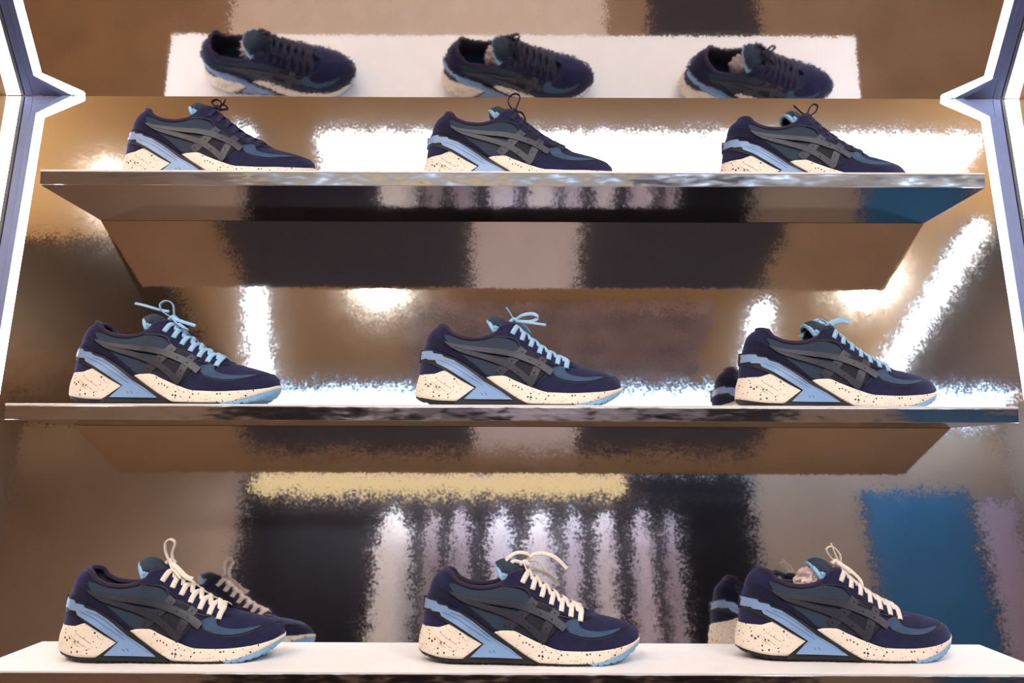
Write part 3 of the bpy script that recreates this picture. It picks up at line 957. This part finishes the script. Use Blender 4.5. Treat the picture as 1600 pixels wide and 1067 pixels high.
SH = {}
LACES = []
def prep():
    both = (-1, 1)
    SH['upper'] = (build_upper(), 'suede')
    ln, ins = build_lining()
    SH['lining'] = (ln, 'lining'); SH['insole'] = (ins, 'insole')
    rp = rim_path()
    SH['collar_padding'] = (mm_mesh('collar_padding', sweep(rp, 6.5, 6.5, side=(0.05, 0.02, 1), ns=10)), 'lining')
    SH['outsole'] = (build_core(), 'black')
    SH['toe_outsole'] = (build_toe(), 'toe_rubber')
    SH['heel_midsole'] = (build_block('heel_midsole', 0.0, 88, heel_lo, heel_hi, 60, nz=10), 'midsole')
    SH['forefoot_midsole'] = (build_block('forefoot_midsole', 101, 300, fore_lo, fore_hi, 110, nz=9), 'midsole')
    for sd in both:
        SH[('quarter_panel', sd)] = (patch('quarter_panel', pxs([(272, 268), (330, 284), (400, 312), (480, 318), (560, 305), (610, 285), (690, 300), (745, 330), (765, 365), (850, 395), (900, 420), (960, 470), (900, 560), (860, 600), (800, 585), (700, 555), (640, 540), (560, 545), (480, 470), (400, 410), (330, 355), (290, 310)]), 0.7, 1.2, (sd,), 6, 1, True), 'teal')
    for sd in both:
        SH[('side_mesh', sd)] = (patch('side_mesh', pxs([(750, 392), (850, 400), (905, 425), (955, 468), (905, 555), (858, 598), (780, 572), (660, 535), (700, 470)]), 1.2, 1.0, (sd,), 6, 1, True), 'mesh_dark')
    for sd in both:
        SH[('eyestay', sd)] = (patch('eyestay', pxs([(588, 280), (600, 262), (640, 215), (680, 180), (722, 188), (772, 230), (832, 280), (892, 325), (962, 375), (1032, 410), (1102, 440), (1155, 458), (1130, 472), (1040, 468), (950, 450), (905, 415), (850, 385), (778, 352), (750, 305), (690, 285)]), 1.6, 1.8, (sd,), 5, 1, True), 'suede')
    for sd in both:
        SH[('eyestay_piping', sd)] = (patch('eyestay_piping', band(pxs([(590, 284), (690, 290), (747, 310), (776, 358), (850, 391), (905, 421), (950, 456), (1040, 474), (1135, 478)]), [1.7, 1.7]), 1.9, 1.6, (sd,), 6, 0, True), 'black')
        SH[('toe_seam', sd)] = (patch('toe_seam', band(pxs([(885, 588), (962, 520), (1012, 560), (1085, 583), (1160, 587), (1250, 573), (1340, 546), (1392, 527)]), [1.1, 1.1]), 1.4, 1.0, (sd,), 6, 0, True), 'black')
    for sd in both:
        SH[('toe_panel', sd)] = (patch('toe_panel', pxs([(955, 512), (1000, 480), (1085, 462), (1060, 490), (1058, 515), (1085, 535), (1150, 548), (1230, 548), (1330, 535), (1250, 566), (1160, 580), (1080, 576), (1010, 555)]), 1.2, 1.4, (sd,), 5, 1, True), 'teal_suede')
    for sd in both:
        SH[('toe_guard', sd)] = (patch('toe_guard', pxs([(868, 640), (880, 590), (960, 522), (1012, 563), (1085, 586), (1160, 590), (1250, 576), (1340, 548), (1395, 528), (1428, 560), (1436, 600), (1425, 622), (1380, 634), (1250, 650), (1100, 660), (950, 655)]), 0.9, 1.3, (sd,), 5, 0, True), 'suede')
    for sd in both:
        SH[('heel_counter', sd)] = (patch('heel_counter', pxs([(140, 355), (160, 290), (215, 285), (300, 340), (400, 410), (500, 500), (560, 548), (545, 560), (430, 470), (345, 420), (280, 398), (205, 360)]), 0.9, 1.3, (sd,), 6, 0, True), 'suede_dark')
    for sd in both:
        SH[('shank', sd)] = (patch('shank', pxs(black_px), 0.9, 2.6, (sd,), 5), 'black')
    for sd in both:
        SH[('support_clip', sd)] = (patch('support_clip', pxs(blue_px), 3.0, 2.6, (sd,), 5), 'clip')
    gl = []
    for pts in ([(200, 582), (290, 642)], [(235, 566), (330, 626)], [(215, 612), (262, 644)]):
        g = patch('g', band(pxs(pts), [0.8, 0.8], 4), 1.05, 0.8, both, 8)
        gl.append(([v.co / MM for v in g.vertices], [tuple(p.vertices) for p in g.polygons]))
        bpy.data.meshes.remove(g)
    SH['heel_ridges'] = (mm_mesh('heel_ridges', join(gl)), 'ridge')
    gro = []
    for (pts, w) in (([(285, 440), (345, 462), (430, 515), (520, 580)], 3.0), ([(245, 440), (330, 478), (420, 533), (530, 605)], 3.0), ([(350, 455), (420, 500), (500, 560), (600, 628), (690, 680)], 2.0),
                     ([(520, 655), (532, 668)], 4), ([(545, 652), (557, 668)], 4)):
        gro.append(patch('g', band(pxs(pts), [w * .2214 * 1.3] * 2, 4), 3.25, 0.3, both, 8))
    V = []; F = []
    for g in gro:
        o = len(V); V += [v.co / MM for v in g.vertices]; F += [tuple(i + o for i in p.vertices) for p in g.polygons]
        bpy.data.meshes.remove(g)
    SH['clip_groove'] = (mm_mesh('clip_groove', (V, F)), 'clip_line')
    up_l = pxs([(285, 322), (340, 345), (430, 362), (560, 378), (690, 396), (790, 425), (890, 468), (972, 525)])
    lo_l = pxs([(290, 328), (350, 362), (440, 392), (560, 425), (680, 470), (770, 528), (852, 606)])
    for sd in both:
        SH[('stripe', 1, sd)] = (patch('stripe', band(lo_l, [1.5, 5, 7, 8.5, 9, 9]), 3.4, 2.2, (sd,), 6, 0, True), 'leather')
        SH[('stripe', 2, sd)] = (patch('stripe', band(up_l, [1.5, 5, 7, 8.5, 9.5, 10]), 4.0, 2.6, (sd,), 6, 0, True), 'leather')
        SH[('strap', 1, sd)] = (patch('strap', band(pxs([(795, 365), (715, 448), (628, 530)]), [12, 12.5, 13]), 2.5, 1.6, (sd,), 5, 0, True), 'leather')
        SH[('strap', 2, sd)] = (patch('strap', band(pxs([(925, 425), (880, 490), (838, 585)]), [11, 11, 11]), 2.5, 1.6, (sd,), 5, 0, True), 'leather')
    holes = []
    for sd in both:
        for (x, z, o) in ((783, 388, 2.6), (715, 448, 2.6), (642, 510, 2.6), (912, 442, 2.6), (858, 525, 2.6), (828, 441, 4.1), (893, 474, 4.1), (757, 524, 3.5)):
            a, b = PX((x, z)); holes.append(disc('h', a, b, 1.25, o, sd))
    SH['punch_holes'] = (mm_mesh('punch_holes', join(holes)), 'hole')
    tg, tb = build_tongue()
    SH['tongue'] = (tg, 'teal'); SH['tongue_binding'] = (tb, 'binding')
    LACES.extend(build_lacing())
    SH['eyelets'] = (build_eyelets(), 'hole')
    for k, (me, mt) in SH.items():
        if mt: me.materials.append(M[mt])
prep()

LACE_COPY = {}
SHOE_L = 0.304
SUB = {'heel_ridges': 'heel_midsole', 'clip_groove': ('support_clip', -1), 'tongue_binding': 'tongue', 'insole': 'lining'}
def sneaker(x_heel, length_px, row, bow_kind, lace, label, yaw=0.0, tissue=None, tongue_rot=0.0):
    D = SHOE_L * 35 / 36 * 1600 / length_px
    z = SHELF_Z[row]
    zr = z - CAMZ + 0.05
    c, s_ = math.cos(math.radians(PITCH)), math.sin(math.radians(PITCH))
    y = (D - zr * s_) / c
    xw = (x_heel - 800) * D / (35 / 36 * 1600)
    t = empty('sneaker', (xw, y, z + 0.0003))
    t.rotation_euler = (0, 0, math.radians(yaw))
    t.scale = (SHOE_L / 0.3,) * 3
    tag(t, label, 'sneaker', 'sneakers on the foil display')
    made = {}
    for k, (me, mt) in SH.items():
        if k in SUB: continue
        nm = k if isinstance(k, str) else k[0]
        made[k] = link(nm, me, None, t)
        if nm in ('eyelets', 'punch_holes'): made[k]['kind'] = 'stuff'
    for k, par in SUB.items():
        o = link(k, SH[k][0], None, made[par])
        if k in ('clip_groove', 'heel_ridges'): o['kind'] = 'stuff'
    for me in LACES:
        key = (me.name, lace.name)
        if key not in LACE_COPY:
            c_ = me.copy(); c_.materials.append(lace); LACE_COPY[key] = c_
        link('lace_strand', LACE_COPY[key], None, t)
    kn = None
    for me in bow(bow_kind):
        if kn is None: kn = link('lace_knot', me, lace, t)
        else: link('lace_loop', me, lace, kn)
    if tissue:
        bm = bmesh.new()
        bmesh.ops.create_icosphere(bm, subdivisions=4, radius=1.0)
        rnd = random.Random(bow_kind)
        dirs = [Vector((rnd.gauss(0, 1), rnd.gauss(0, 1), rnd.gauss(0, 1))).normalized() for _ in range(16)]
        for v in bm.verts:
            d = v.co.normalized()
            r = 1.0
            for q, dv in enumerate(dirs):
                r += 0.12 * abs(math.sin(6 * d.dot(dv) + q)) - 0.075
            v.co = Vector((d.x * 0.016 * r, d.y * 0.018 * r, d.z * 0.019 * r))
        me = bpy.data.meshes.new('tissue_wad'); bm.to_mesh(me); bm.free()
        me.materials.append(M['tissue'])
        w = link('tissue_wad', me)
        w.location = t.matrix_basis @ Vector((0.104, -0.001, 0.100 if row == 0 else 0.086))
        tag(w, tissue, 'paper', 'tissue wads in the shoes')
    return t

sneaker(192, 300, 2, 0, M['lace_navy'], 'navy sneaker with short knotted navy laces, left on the top shelf', tissue='pinkish tissue stuffed in the left top-shelf sneaker')
sneaker(660, 298, 2, 1, M['lace_navy'], 'navy sneaker with a tall navy lace loop, middle of the top shelf', tissue='pinkish tissue stuffed in the middle top-shelf sneaker')
sneaker(1121, 295, 2, 2, M['lace_navy'], 'navy sneaker with a small round navy lace loop, right on the top shelf', tissue='pinkish tissue stuffed in the right top-shelf sneaker')
sneaker(113, 325, 1, 3, M['lace_blue'], 'navy sneaker with sky blue laces and a long lace end, left on the middle shelf')
sneaker(650, 322, 1, 4, M['lace_blue'], 'navy sneaker with pale blue laces and a flat bow, middle of the middle shelf')
sneaker(1148, 315, 1, 5, M['lace_blue'], 'navy sneaker with blue laces and one broad lace end, right on the middle shelf')
sneaker(97, 346, 0, 6, M['lace_cream'], 'navy sneaker with flecked cream laces in an upright loop, left on the bottom shelf', yaw=3.5)
sneaker(656, 345, 0, 7, M['lace_cream'], 'navy sneaker with cream laces in a drooping bow, middle of the bottom shelf')
sneaker(1149, 338, 0, 8, M['lace_cream'], 'navy sneaker stuffed with tissue, cream laces, right on the bottom shelf', tissue='pinkish white tissue stuffed in the bottom right sneaker')
